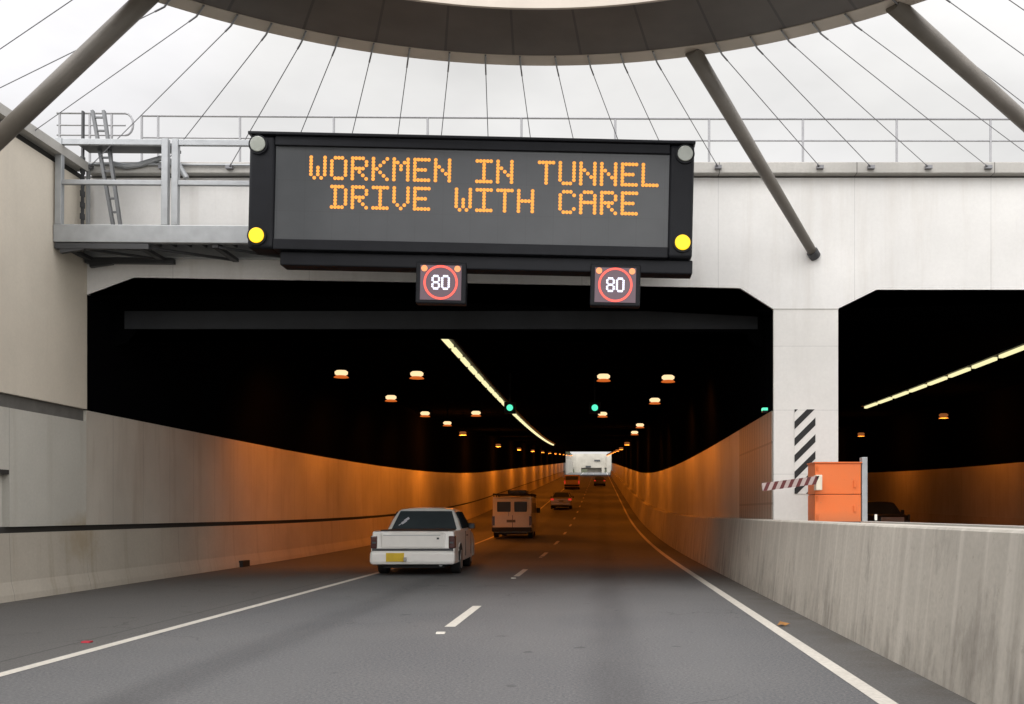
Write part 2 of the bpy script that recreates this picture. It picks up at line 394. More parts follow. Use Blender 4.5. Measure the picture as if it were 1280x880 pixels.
# ------------------------------------------------------------------ median barrier
mb = thing('median_barrier', 'weathered concrete barrier with dark streaks along the right of the road', 'barrier', (XM, 8, 0))
mpoly = [(XM,0),(XM+0.12,1.24),(XM+0.14,1.26),(XM+0.46,1.26),(XM+0.46,0)]
place(swept('barrier_face', mpoly, Y0, ZE, M['median']), mb)
place(swept('median_infill', rect(XM+0.46, 4.3, 0, 1.20), Y0, YP-0.004, M['mediantop']), mb)
place(swept('outer_kerb', [(4.3,0),(4.3,1.24),(4.55,1.24),(4.62,0.3),(4.72,0.05),(4.72,0)], Y0, ZE, M['mediantop']), mb)

# ------------------------------------------------------------------ tunnel
tn = thing('tunnel', 'twin tunnel portal in white concrete with black soffits and orange lit walls', 'tunnel', (-3, YP, 0))
def T(o): return place(o, tn)
# fascia: one face outline with the two chamfered openings, split as two spans
YB = YP+0.7
def face(poly, name, mat, y0=YP, y1=YP+0.06):
    bm = bmesh.new(); prism(bm, poly, y0, y1, axis='Y')
    bmesh.ops.triangulate(bm, faces=[f for f in bm.faces if len(f.verts) > 4])
    return T(finish(name, bm, mat))
zt = 7.40
xm = (PX0+PX1)/2
face([(-10.0,zt),(-10.0,5.30),(-9.21,5.30),(-8.37,5.61),(2.52,5.42),(PX0,5.04),(xm,5.04),(xm,zt)], 'fascia', M['fascia'])
face([(xm,zt),(xm,5.04),(PX1,5.05),(PX1+0.69,5.39),(XR-0.8,5.39),(XR,5.04),(XR+1,5.04),(XR+1,zt)], 'fascia', M['fascia'])
T(boxed('pillar', (PX0, PX1, YP, YP+0.06, 0.0, 5.038), M['pillar']))
face([(-10.0,zt),(-10.0,5.30),(-9.212,5.30),(-8.372,5.612),(2.522,5.422),(PX0+0.002,5.042),(xm,5.042),(xm,zt)], 'black_reveal', M['blackwall'], YP+0.062, YB)
face([(xm,zt),(xm,5.052),(PX1-0.002,5.052),(PX1+0.688,5.392),(XR-0.8,5.392),(XR,5.042),(XR+1,5.042),(XR+1,zt)], 'black_reveal', M['blackwall'], YP+0.062, YB)
T(boxed('black_reveal', (PX0+0.003, PX1-0.003, YP+0.062, YB, 0.0, 5.04), M['blackwall']))
T(boxed('coping', (-9.14, XR+1.0, YP-0.16, YB+0.05, 7.43, 7.63), M['cap'], bevel=0.015))
T(boxed('shadow_gap', (-9.9, XR+1.0, YP+0.02, YB, 7.395, 7.435), M['dark_joint']))
# raised lip around the main opening's pillar head
T(boxed('joint_strip', (PX0-0.005, PX1+0.005, YP-0.006, YP+0.1, 5.03, 5.05), M['cap']))
# main bore linings
T(swept('lining_wall', rect(-9.75, XL2, 1.16, ZO), YP, ZE, M['lining']))
T(swept('groove', rect(-9.75, -9.31, 1.06, 1.16), YP, ZE, M['dark_joint']))
T(swept('concrete_barrier', bar_poly, YP, ZE, M['leftbar']))
T(swept('black_upper_wall', rect(-9.75, -9.25, ZO, ZC), YP+0.062, ZE, M['blackwall']))
T(swept('lining_wall', rect(PX0-0.02, PX0+0.3, 1.26, ZO), YB+3.4, ZE, M['lining']))
T(swept('ribbed_lining', rect(PX0-0.022, PX0+0.3, 1.26, ZO), YP+0.062, YB+3.4, M['lining_ribbed']))
T(swept('black_upper_wall', rect(PX0, PX0+0.3, ZO, ZC), YB, ZE, M['blackwall']))
T(swept('dividing_wall', rect(PX0+0.3, PX1-0.3, 0, ZC), YB, ZE, M['blackwall']))
T(swept('ceiling', rect(-10.0, XR+1, ZC, ZC+0.5), YB, ZE, M['blackceil']))
# other bore
T(swept('black_upper_wall', rect(PX1-0.3, PX1, 1.24, ZC), YB, ZE, M['blackwall']))
T(swept('lining_wall', rect(XR, XR+0.4, 1.1, ZO), YP, ZE, M['lining']))
T(swept('black_upper_wall', rect(XR+0.03, XR+0.4, ZO, ZC), YB, ZE, M['blackwall']))
T(swept('concrete_barrier', [(XR+0.4,0),(XR-0.15,0),(XR-0.13,0.1),(XR-0.03,0.34),(XR-0.01,1.1),(XR+0.4,1.1)], YP, ZE, M['leftbar']))
# downstand beams just inside with haunched ends
def haunched(y0, y1, zb, mat):
    poly = [(-9.36,ZC),(-9.36,zb-0.42),(-9.2,zb-0.42),(-8.7,zb),(PX0-0.6,zb),(PX0-0.15,zb-0.38),(PX0-0.005,zb-0.38),(PX0-0.005,ZC)]
    bm = bmesh.new(); prism(bm, poly, y0, y1, axis='Y'); bmesh.ops.triangulate(bm, faces=[f for f in bm.faces if len(f.verts) > 4])
    return T(finish('crossbeam', bm, mat))
bm = bmesh.new()
prism(bm, [(-9.24,5.5),(-9.24,4.55),(-9.02,4.62),(-8.80,4.87),(2.78,4.83),(2.95,4.60),(PX0-0.01,4.52),(PX0-0.01,5.5)], 18.3, 18.55, axis='Y')
bmesh.ops.triangulate(bm, faces=[f for f in bm.faces if len(f.verts) > 4]); T(finish('crossbeam', bm, M['blackceil']))
T(boxed('beam_face', (-9.05, 3.0, 18.27, 18.298, 4.88, 5.22), M['crossbeam']))
bm = bmesh.new(); box(bm, PX1+0.01, XR-0.01, 21.6, 22.1, 5.7, ZC); T(finish('crossbeam', bm, M['blackceil']))

# beyond the exit: open cutting and a pale overpass
fw = thing('cutting_walls', 'pale concrete cutting walls in daylight beyond the tunnel exit', 'retaining wall', (-9, ZE, zr(ZE)))
place(swept('wall_face', rect(-10.2, -9.3, 0, 4.2), ZE+0.01, 330, M['exit_wall']), fw)
place(swept('wall_face', rect(XR, XR+1, 0, 4.2), ZE+0.01, 330, M['exit_wall']), fw)
ov = thing('overpass', 'small pale overpass seen in daylight through the far tunnel exit', 'overpass', (-3, 335, zr(335)))
zz = zr(335)
place(boxed('deck', (-30, 30, 335, 345, zz+2.6, zz+7.5), M['exit_wall']), ov)
place(boxed('pier', (-8.9, -6.6, 334.5, 340, zz-1, zz+2.6), M['exit_wall']), ov)
place(boxed('pier', (0.6, 1.6, 334.5, 340, zz-1, zz+2.6), M['exit_wall']), ov)
place(boxed('pier', (2.3, 3.9, 334.0, 340, zz-1, zz+7), M['exit_wall']), ov)
place(boxed('abutment', (-4.5, 0.6, 338, 340, zz-1, zz+2.6), M['exit_wall']), ov)
place(boxed('dark_sign_panel', (-5.0, -3.2, 334.6, 334.95, zz+2.7, zz+3.3), M['steel_dark']), ov)
place(boxed('dark_sign_panel', (-2.0, 0.0, 334.6, 334.95, zz+4.9, zz+5.4), M['steel_dark']), ov)

# ------------------------------------------------------------------ ring canopy
XS = 7.0
RC = Vector((-0.12*XS, 0.971*XS, H_EYE+XS))
RO, RI, RM_ = 1.183*XS, 0.93*XS, 1.128*XS
rc = thing('ring_canopy', 'huge dark ring canopy overhead held by tubes and thin stay cables', 'canopy', tuple(RC))
def ringmesh(name, prof, mat, n=180):
    bm = bmesh.new(); rows = []
    for i in range(n):
        t = 2*math.pi*i/n
        rows.append([bm.verts.new((r*math.sin(t), r*math.cos(t), z)) for r, z in prof])
    k = len(prof)
    for i in range(n):
        a, b_ = rows[i], rows[(i+1)%n]
        for j in range(k): bm.faces.new((a[j], a[(j+1)%k], b_[(j+1)%k], b_[j]))
    o = finish(name, bm, mat, rc)
    return o
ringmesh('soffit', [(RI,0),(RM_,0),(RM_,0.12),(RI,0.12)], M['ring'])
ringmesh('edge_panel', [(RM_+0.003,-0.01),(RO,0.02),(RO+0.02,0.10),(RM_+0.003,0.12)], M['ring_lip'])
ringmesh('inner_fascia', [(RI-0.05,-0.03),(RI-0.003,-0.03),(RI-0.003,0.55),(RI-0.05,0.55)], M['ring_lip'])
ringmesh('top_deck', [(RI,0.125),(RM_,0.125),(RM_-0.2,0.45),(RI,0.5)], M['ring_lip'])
def ring_pt(px, r=RO, z=0.0):
    """point on the rim whose bearing from the driver is that of px (tan of the bearing = (px-750)/1200)"""
    t = (px-750)/1200.0
    lo, hi = -1.5, 1.5
    for _ in range(50):
        m_ = (lo+hi)/2
        X = RC.x+r*math.sin(m_); Y = RC.y+r*math.cos(m_)
        if X/Y < t: lo = m_
        else: hi = m_
    return m_
def rpt(th, r, dz=0.0): return Vector((r*math.sin(th), r*math.cos(th), dz))
# stays: rim bearing -> foot on the parapet
tops = [206,246,289,333,377,419,464,510,561,607,651,696,738,780,821,902,946,986,1026,1068]
feet = [-25,40,119,209,292,363,434,495,550,613,669,725,785,838,896,1022,1085,1156,1230,1300]
pairs = []
for a, f in zip(tops, feet):
    X = (f-750)*YP/1200
    if X > -9.1: P = Vector((X, YP-0.2, 7.52))
    else: P = Vector((-9.14, -9.14*1200/(f-750), 7.5))
    pairs.append((ring_pt(a), P))
th = ring_pt(206); step = 0.0653
for k, (yy) in enumerate((13.7, 12.9, 12.1, 11.3, 10.5, 9.7, 8.9, 8.1, 7.3, 6.5)):
    pairs.append((th-step*(k+1.6), Vector((-9.16, yy-0.1, 7.5))))
th = ring_pt(1068)
for k in range(10):
    pairs.append((th+step*(k+1.3), Vector(((1375+k*90-750)*YP/1200, YP-0.2, 7.52))))
for th_, P in pairs:
    a = rpt(th_, RO+0.03, 0.0); m1 = rpt(th_, RM_-0.02, -0.03)
    bm = bmesh.new()
    L_ = P-RC
    tube(bm, a, L_, 0.0072, n=6)
    d = (L_-a).normalized()
    tube(bm, a, a+d*0.16, 0.013, n=6)                    # turnbuckle
    tube(bm, m1, a, 0.014, n=6)                         # arm on the edge panel
    tube(bm, L_-d*0.10, L_, 0.014, n=6)
    box(bm, L_.x-0.06, L_.x+0.06, L_.y-0.03, L_.y+0.05, L_.z-0.03, L_.z+0.03)
    finish('stay_cable', bm, M['cable'], rc)
def strut(th_, foot, r0, r1):
    a = rpt(th_, RO-0.18, 0.03); b_ = Vector(foot)-RC
    bm = bmesh.new(); tube(bm, a, b_, r0, r1, n=20)
    s = finish('strut', bm, M['steel_brown'], rc, smooth=False)
    for p in s.data.polygons: p.use_smooth = len(p.vertices) == 4
    bm = bmesh.new(); d = (b_-a).normalized(); tube(bm, b_-d*0.10, b_+d*0.03, r1*1.25, n=20); finish('foot_collar', bm, M['steel_dark'], s)
strut(ring_pt(868), (3.85, YP-0.02, 6.0), 0.125, 0.082)
strut(ring_pt(1122), (10.3, YP-0.02, 6.0), 0.125, 0.10)
strut(ring_pt(185), (-9.22, 13.6, 6.02), 0.122, 0.122)
strut(ring_pt(185)-0.55, (-9.22, 8.6, 6.02), 0.122, 0.122)

# ------------------------------------------------------------------ parapet railing
def railing(label, x0, x1, y, post_x, loop=False, group=None, three=False):
    def top(x): return 8.66-0.006*(x+8.5) if x < 1 else 8.603-0.001*(x-1)
    t = thing('handrail', label, 'railing', ((x0+x1)/2, y, 7.63), group)
    for k, dz in enumerate((0.0, -0.40) if not three else (0.0, -0.22, -0.40)):
        bm = bmesh.new()
        xs = [x0]+[x for x in post_x if x0 < x < x1]+[x1]
        for a, b_ in zip(xs, xs[1:]): tube(bm, (a, y, top(a)+dz), (b_, y, top(b_)+dz), 0.021 if k == 0 else 0.016, n=8)
        place(finish('rail', bm, M['rail']), t)
    for x in post_x:
        bm = bmesh.new(); tube(bm, (x, y, 7.62), (x, y, top(x)-0.02), 0.022, n=8); box(bm, x-0.06, x+0.06, y-0.05, y+0.05, 7.625, 7.645)
        place(finish('post', bm, M['rail']), t)
    if loop:
        bm = bmesh.new(); pts = []
        for i in range(9):
            a = math.pi/2-math.pi*i/8
            pts.append((x1+0.14*math.cos(a), y, top(x1)-0.20+0.20*math.sin(a)))
        path_tube(bm, pts, 0.02); place(finish('rounded_end', bm, M['rail']), t)
    return t
posts = [-6.6+1.72*i for i in range(14)]
railing('long thin two-rail handrail along the top of the portal', -8.4, 15.8, YP+0.35, [-8.4, -8.1]+posts)
railing('short handrail with rounded end at the left end of the parapet', -9.9, -8.65, YP+0.25, [-9.85, -9.3, -8.9], loop=True, three=True)

# ------------------------------------------------------------------ sign gantry (cantilevered from the left wall)
TILT = 0.0225
GL = Vector((-9.2, 16.15, 6.24))
gt = thing('sign_gantry', 'grey steel maintenance gantry with railings bracketed to the left wall', 'gantry', tuple(GL), rot=(0, TILT*0.35, 0))
def GP(name, bm, mat, parent=gt, **k): return finish(name, bm, mat, parent, **k)
bm = bmesh.new(); box(bm, 0.0, 10.75, 0, 0.12, -0.30, 0.0); GP('front_beam', bm, M['steel'], bevel=0.012)
bm = bmesh.new(); box(bm, 0.0, 10.75, 0.95, 1.07, -0.30, 0.0); GP('rear_beam', bm, M['steel'], bevel=0.012)
bm = bmesh.new(); box(bm, 0.0, 10.75, 0.125, 0.945, -0.06, -0.02)
for i in range(40): box(bm, 0.02+i*0.27, 0.05+i*0.27, 0.13, 0.94, -0.12, -0.06)
GP('deck_grating', bm, M['steel_dark'])
bm = bmesh.new()
for i in range(9): bar(bm, (0.1+i*1.3, 0.06, -0.33), (0.1+i*1.3, 1.0, -0.33), 0.10, 0.06)
for i in range(8): bar(bm, (0.1+i*1.3, 0.1, -0.34), (1.4+i*1.3, 0.95, -0.34), 0.05, 0.04)
GP('underside_bracing', bm, M['steel_dark'])
bm = bmesh.new()   # wall bracket under the deck
for yy in (0.06, 1.0):
    bm = bmesh.new()
    bar(bm, (0.02, yy, -0.36), (1.6, yy, -0.36), 0.10, 0.09)
    bar(bm, (0.1, yy, -0.44), (0.5, yy, -0.38), 0.08, 0.08)
    GP('wall_bracket', bm, M['steel_dark'])
for x in (0.07, 1.86, 2.03, 3.45):
    bm = bmesh.new(); box(bm, x-0.055, x+0.055, 0.01, 0.11, 0.002, 1.46); GP('railing_post', bm, M['steel'], bevel=0.008)
for z, h in ((1.40, 0.10), (0.72, 0.08)):
    bm = bmesh.new(); box(bm, 0.125, 1.805, 0.02, 0.09, z-h/2, z+h/2); GP('rail', bm, M['steel'], bevel=0.008)
    bm = bmesh.new(); box(bm, 2.085, 3.395, 0.02, 0.09, z-h/2, z+h/2); GP('rail', bm, M['steel'], bevel=0.008)
for z in (1.40,):
    bm = bmesh.new(); tube(bm, (0.05, 0.905, z-0.06), (10.6, 0.905, z-0.06), 0.02); GP('rear_rail', bm, M['steel'])
for x in (0.1, 5.9, 7.8, 9.4, 10.6):
    bm = bmesh.new(); box(bm, x-0.025, x+0.025, 0.88, 0.93, 0.002, 1.36); GP('rear_post', bm, M['steel'])
# access ladder leaning over the parapet, hoops and a pole beside it
bm = bmesh.new()
for dx in (0.0, 0.20): bar(bm, (0.80+dx*0.6-0.02, 0.50, 0.0), (0.17+dx, 0.9, 2.28), 0.05, 0.06)
for i in range(9):
    t = (i+0.5)/9; a = Vector((0.78, 0.50, 0.0)).lerp(Vector((0.17, 0.9, 2.28)), t); bar(bm, a, a+Vector((0.13+0.07*t, 0, 0)), 0.03, 0.03)
GP('access_ladder', bm, plain('weathered_grey_steel', (0.14,0.145,0.15), 0.55, 0.2))
bm = bmesh.new(); box(bm, 0.08, 0.11, 0.7, 0.76, 0.0, 2.2)
for i in range(7): box(bm, 0.07, 0.12, 0.69, 0.77, 0.1+i*0.2, 0.2+i*0.2)
GP('cable_riser', bm, M['steel_dark'])
bm = bmesh.new(); box(bm, 0.12, 1.75, 0.55, 0.9, 1.53, 1.58); GP('cable_tray', bm, M['steel_dark'])
bm = bmesh.new(); path_tube(bm, [(0.5,0.9,1.35),(0.75,0.9,1.30),(1.0,0.9,1.33),(1.4,0.9,1.45),(1.7,0.9,1.35),(1.85,0.9,1.1)], 0.05); GP('conduit', bm, M['steel'])
for px in (487, 706):
    xx = (px-750)*15.8/1200+9.2
    bm = bmesh.new()
    pts = [(xx-0.12, 0.05, -0.33), (xx-0.14, 0.04, -0.47), (xx-0.07, 0.03, -0.60), (xx+0.04, 0.03, -0.61), (xx+0.11, 0.03, -0.55), (xx+0.12, 0.04, -0.40), (xx+0.12, 0.05, -0.33)]
    path_tube(bm, pts, 0.018); GP('cable_loop', bm, M['steel_dark'])

# ------------------------------------------------------------------ message sign
FONT = {
'W':["10001","10001","10001","10101","10101","10101","01010"],'O':["01110","10001","10001","10001","10001","10001","01110"],
'R':["11110","10001","10001","11110","10100","10010","10001"],'K':["10001","10010","10100","11000","10100","10010","10001"],
'M':["10001","11011","10101","10101","10001","10001","10001"],'E':["11111","10000","10000","11110","10000","10000","11111"],
'N':["10001","10001","11001","10101","10011","10001","10001"],'I':["11111","00100","00100","00100","00100","00100","11111"],
'T':["11111","00100","00100","00100","00100","00100","00100"],'U':["10001","10001","10001","10001","10001","10001","01110"],
'L':["10000","10000","10000","10000","10000","10000","11111"],'D':["11110","01001","01001","01001","01001","01001","11110"],
'V':["10001","10001","10001","10001","10001","01010","00100"],'H':["10001","10001","10001","11111","10001","10001","10001"],
'C':["01110","10001","10000","10000","10000","10001","01110"],'A':["01110","10001","10001","11111","10001","10001","10001"],
'8':["01110","10001","10001","01110","10001","10001","01110"],'0':["01110","10001","10001","10001","10001","10001","01110"],' ':["00000"]*7}
def dots(parent, name, mat, text, cx, cz, y, pitch, rowpitch, size, spacing=6):
    n = len(text)*spacing-(spacing-5); x0 = cx-(n-1)/2*pitch
    for ci, ch in enumerate(text):
        if ch == ' ': continue
        bm = bmesh.new()
        for r, row in enumerate(FONT[ch]):
            for c, v in enumerate(row):
                if v == '1':
                    x = x0+(ci*spacing+c)*pitch; z = cz+(3-r)*rowpitch; s = size/2; q = s*0.42
                    pts = [(x-q,z-s),(x+q,z-s),(x+s,z-q),(x+s,z+q),(x+q,z+s),(x-q,z+s),(x-s,z+q),(x-s,z-q)]
                    bm.faces.new([bm.verts.new((a, y, b_)) for a, b_ in pts])
        finish(name, bm, mat, parent)
VM = Vector((-2.12, 15.6, 5.60))
vm = thing('message_sign', 'long black electronic message board with amber lettering above the tunnel mouth', 'message sign', tuple(VM), rot=(0, TILT, 0))
W2, HH = 3.62, 1.84
bm = bmesh.new()   # housing as a frame with a recessed screen
box(bm, -W2, -W2+0.42, 0, 0.45, 0, HH); finish('side_cheek', bm, M['housing'], vm, bevel=0.055, seg=4); bm = bmesh.new(); box(bm, W2-0.40, W2, 0, 0.45, 0, HH)
finish('side_cheek', bm, M['housing'], vm, bevel=0.055, seg=4)
bm = bmesh.new(); box(bm, -W2+0.42, W2-0.40, 0.003, 0.45, HH-0.15, HH); finish('top_frame', bm, M['housing'], vm, bevel=0.01)
bm = bmesh.new(); box(bm, -W2+0.42, W2-0.40, 0.003, 0.45, 0, 0.17); finish('bottom_frame', bm, M['housing'], vm, bevel=0.01)
bm = bmesh.new(); box(bm, -W2+0.422, W2-0.402, 0.05, 0.44, 0.172, HH-0.152); finish('screen', bm, M['screen'], vm)
bm = bmesh.new(); box(bm, -W2+0.5, W2+0.02, 0.12, 0.46, -0.23, -0.003); finish('service_box', bm, M['housing'], vm, bevel=0.02)
bm = bmesh.new(); box(bm, -W2-0.01, W2+0.01, -0.05, 0.47, HH+0.002, HH+0.05); finish('rain_hood', bm, M['housing'], vm, bevel=0.01)
bm = bmesh.new()
for x in (-2.6, -0.9, 0.9, 2.6): box(bm, x-0.05, x+0.05, 0.452, 0.62, 0.2, 1.5)
finish('mounting_bracket', bm, M['steel_dark'], vm)
cz = 0.93
dots(vm, 'led_letter', M['led'], 'WORKMEN IN TUNNEL', 0.20, cz+0.42, 0.044, 0.0564, 0.0555, 0.058)
dots(vm, 'led_letter', M['led'], 'DRIVE WITH CARE', 0.21, cz-0.05, 0.044, 0.0564, 0.0555, 0.058)
for x, z, mt in ((-W2+0.155, HH-0.16, 'beacon_off'), (W2-0.155, HH-0.16, 'beacon_off'), (-W2+0.165, 0.20, 'led_yellow'), (W2-0.165, 0.24, 'led_yellow')):
    bm = bmesh.new(); disc(bm, (x, -0.035, z), 0.155, 0.04, 32); h_ = finish('beacon_ring', bm, M['housing'], vm)
    bm = bmesh.new(); disc(bm, (x, -0.06, z), 0.125, 0.022, 32); finish('beacon_lens', bm, M[mt], h_, bevel=0.012)

# ------------------------------------------------------------------ speed signs
def speed_sign(label, x, z):
    t = thing('speed_sign', label, 'speed sign', (x, 15.68, z), 'electronic speed limit signs under the gantry', rot=(0, TILT, 0))
    bm = bmesh.new(); box(bm, -0.41, 0.41, 0, 0.2, -0.34, 0.34); hs = finish('housing', bm, M['housing'], t, bevel=0.02)
    bm = bmesh.new(); box(bm, -0.335, 0.335, -0.012, -0.002, -0.285, 0.28); finish('display_face', bm, M['speed_face'], t)
    bm = bmesh.new(); n = 56
    for k in range(n):
        a, b_ = 2*math.pi*k/n, 2*math.pi*(k+1)/n
        bm.faces.new([bm.verts.new((r*math.cos(q), -0.018, r*math.sin(q))) for r, q in ((0.245,a),(0.28,a),(0.28,b_),(0.245,b_))])
    finish('red_ring', bm, M['led_red'], t)
    dots(t, 'digit', M['led_white'], '80', 0.0, 0.0, -0.02, 0.0265, 0.034, 0.036)
    for sx in (-1, 1):
        bm = bmesh.new(); disc(bm, (sx*0.27, -0.024, 0.225), 0.05, 0.01, 20); finish('amber_lamp', bm, M['led_orange'], t)
    bm = bmesh.new(); box(bm, -0.2, -0.12, 0.06, 0.14, 0.34, 0.55); box(bm, 0.12, 0.2, 0.06, 0.14, 0.34, 0.55); finish('hanger', bm, M['steel_dark'], t)
speed_sign('lit 80 speed sign under the middle of the message board', -2.60, 5.14)
speed_sign('lit 80 speed sign under the right end of the message board', 0.25, 5.10)

# ------------------------------------------------------------------ pillar marker, cabinet, boom
bm = bmesh.new()
x0, x1, z0, z1 = 3.49, 3.87, 1.72, 3.24
hm = thing('hazard_marker', 'black and white diagonal striped marker on the pillar between the tunnels', 'hazard marker', ((x0+x1)/2, YP-0.02, z0))
bm = bmesh.new(); box(bm, x0, x1, YP-0.012, YP-0.003, z0, z1); place(finish('board', bm, M['pillar']), hm)
bm = bmesh.new()
per = 0.30; k = -2
def clip_poly(poly, x0, x1, z0, z1):
    for ax, lim, sgn in ((0,x0,1),(0,x1,-1),(1,z0,1),(1,z1,-1)):
        out = []
        for i in range(len(poly)):
            p, q = poly[i], poly[(i+1)%len(poly)]
            dp, dq = sgn*(p[ax]-lim), sgn*(q[ax]-lim)
            if dp >= 0: out.append(p)
            if dp*dq < 0:
                t = dp/(dp-dq); out.append((p[0]+(q[0]-p[0])*t, p[1]+(q[1]-p[1])*t))
        poly = out
        if not poly: return []
    return poly
for k in range(-2, 8):
    zb = z0+k*per-0.06
    p = clip_poly([(x0-0.1,zb-0.1*0.85),(x1+0.1,zb+0.58*0.85),(x1+0.1,zb+0.58*0.85+0.14),(x0-0.1,zb-0.1*0.85+0.14)], x0+0.002, x1-0.002, z0+0.002, z1-0.002)
    if len(p) > 2:
        A = [bm.verts.new((a, YP-0.016, b_)) for a, b_ in p]; bm.faces.new(A)
place(finish('black_stripes', bm, M['black']), hm)

def worn_orange():
    m, nt, b = newmat('orange_cabinet_paint_worn'); g = G(nt); x, y, z = g.xyz()
    c = g.mix(g.map(g.noise(scale=2.5, detail=6), 0.35, 0.7, 0, 0.5), (0.74,0.155,0.028), (0.62,0.17,0.05))
    c = g.mix(g.map(g.noise(scale=9, detail=7, rough=0.7), 0.6, 0.72, 0, 0.6), c, (0.30,0.12,0.06))
    c = g.mix(g.map(z, 0.0, 0.22, 0.5, 0), c, (0.28,0.13,0.06))
    nt.links.new(c, b.inputs['Base Color']); b.inputs['Roughness'].default_value = 0.55; return m
M['orange'] = worn_orange()
cb = thing('roadside_cabinet', 'bright orange cabinet on the median in front of the pillar', 'cabinet', (3.94, 16.1, 1.2))
bm = bmesh.new(); box(bm, -0.39, 0.37, -0.25, 0.3, 0.0, 0.48); finish('lower_door', bm, M['orange'], cb, bevel=0.01)
bm = bmesh.new(); box(bm, -0.39, 0.37, -0.25, 0.3, 0.488, 1.0); finish('upper_door', bm, M['orange'], cb, bevel=0.01)
bm = bmesh.new(); box(bm, -0.37, 0.35, -0.23, 0.28, 0.478, 0.49); finish('seam', bm, M['black'], cb)
for z in (0.08, 0.38, 0.58, 0.88):
    bm = bmesh.new(); tube(bm, (-0.35, -0.262, z), (-0.35, -0.262, z+0.07), 0.014, n=8); finish('hinge', bm, M['orange'], cb)
bm = bmesh.new(); box(bm, 0.25, 0.28, -0.275, -0.252, 0.2, 0.30); finish('handle', bm, M['orange'], cb)
bm = bmesh.new(); box(bm, -0.40, 0.38, -0.26, 0.31, -0.0, 0.035); finish('plinth', bm, M['steel_dark'], cb)
bm = bmesh.new(); box(bm, -0.405, 0.385, -0.27, 0.31, 1.001, 1.02); finish('lid', bm, M['orange'], cb)
bm = bmesh.new(); box(bm, 0.25, 0.28, -0.275, -0.252, 0.60, 0.72); finish('handle', bm, M['orange'], cb)
bm = bmesh.new(); box(bm, 4.325, 4.42, 15.85, 16.0, 1.2, 2.30); tag(finish('steel_post', bm, M['steel'], bevel=0.01), 'slim grey steel post beside the orange cabinet', 'post')
bo = thing('barrier_boom', 'short red and white striped boom arm in front of the pillar', 'boom gate', (3.6, 15.7, 1.2))
a0, a1 = Vector((-0.95, 0.0, 0.60)), Vector((-0.02, 0.0, 0.72))
bm = bmesh.new(); bar(bm, a0, a1, 0.05, 0.13); finish('arm', bm, plain('dirty_pale_boom_paint', (0.42,0.34,0.32), 0.6), bo)
bm = bmesh.new()
for i in range(7):
    p = a0.lerp(a1, (i+0.25)/7); q = a0.lerp(a1, (i+0.72)/7); q = q+Vector((0,0,0)); 
    vs = [(p.x-0.02, p.z-0.07), (q.x-0.02, q.z-0.07), (q.x+0.04, q.z+0.07), (p.x+0.04, p.z+0.07)]
    prism(bm, vs, -0.03, 0.03, axis='Y')
finish('stripes', bm, plain('dark_red_stripe', (0.10,0.012,0.012), 0.5), bo)
bm = bmesh.new(); box(bm, -0.07, 0.03, -0.03, 0.15, 0.55, 0.80); finish('pivot_bracket', bm, M['cream_car'], bo, bevel=0.01)

# small things on the road
def raised_marker(x, y):
    bm = bmesh.new(); A, B = prism(bm, [(-0.05,0),(0.05,0),(0.03,0.018),(-0.03,0.018)], -0.05, 0.05, axis='X')
    return bm
MK = ['nearest', 'second nearest', 'third nearest', 'fourth nearest']
mk0 = None
for i in range(4):
    yy = 10.95+9.2*i
    if mk0 is None: mk0 = o = finish('road_stud', raised_marker(0,0), M['white_line'])
    else: o = mk0.copy(); C.objects.link(o)
    o.location = (-1.815, yy, zr(yy)+0.003); tag(o, 'white raised road stud in the lane line, '+MK[i], 'road stud', 'white road studs')
bm = bmesh.new()
bm.faces.new([bm.verts.new(p) for p in ((-0.08,0.0,0.0),(-0.04,-0.07,0.02),(0.01,-0.03,0.0),(0.07,-0.05,0.03),(0.05,0.05,0.01),(-0.03,0.08,0.04))])
lf = finish('dry_leaf', bm, M['leaf']); lf.location = (2.24, 11.7, 0.008); lf.modifiers.new('t', 'SOLIDIFY').thickness = 0.004
tag(lf, 'small brown leaf on the shoulder beside the right edge line', 'leaf')
bm = bmesh.new(); A, B = prism(bm, [(-0.04,0),(0.04,0),(0.03,0.015),(-0.03,0.015)], -0.045, 0.045, axis='X')
rs = finish('red_reflector', bm, M['redmark']); rs.location = (-5.45, 10.2, 0.003); tag(rs, 'small red reflector on the left shoulder', 'reflector')
bm = bmesh.new(); box(bm, -0.06, 0.06, -0.25, 0.25, 0, 0.16)
db = finish('drain_grate', bm, M['black'], bevel=0.01); db.location = (-9.12, 24.6, 0.0); tag(db, 'small black drain at the foot of the left wall inside the tunnel', 'drain')

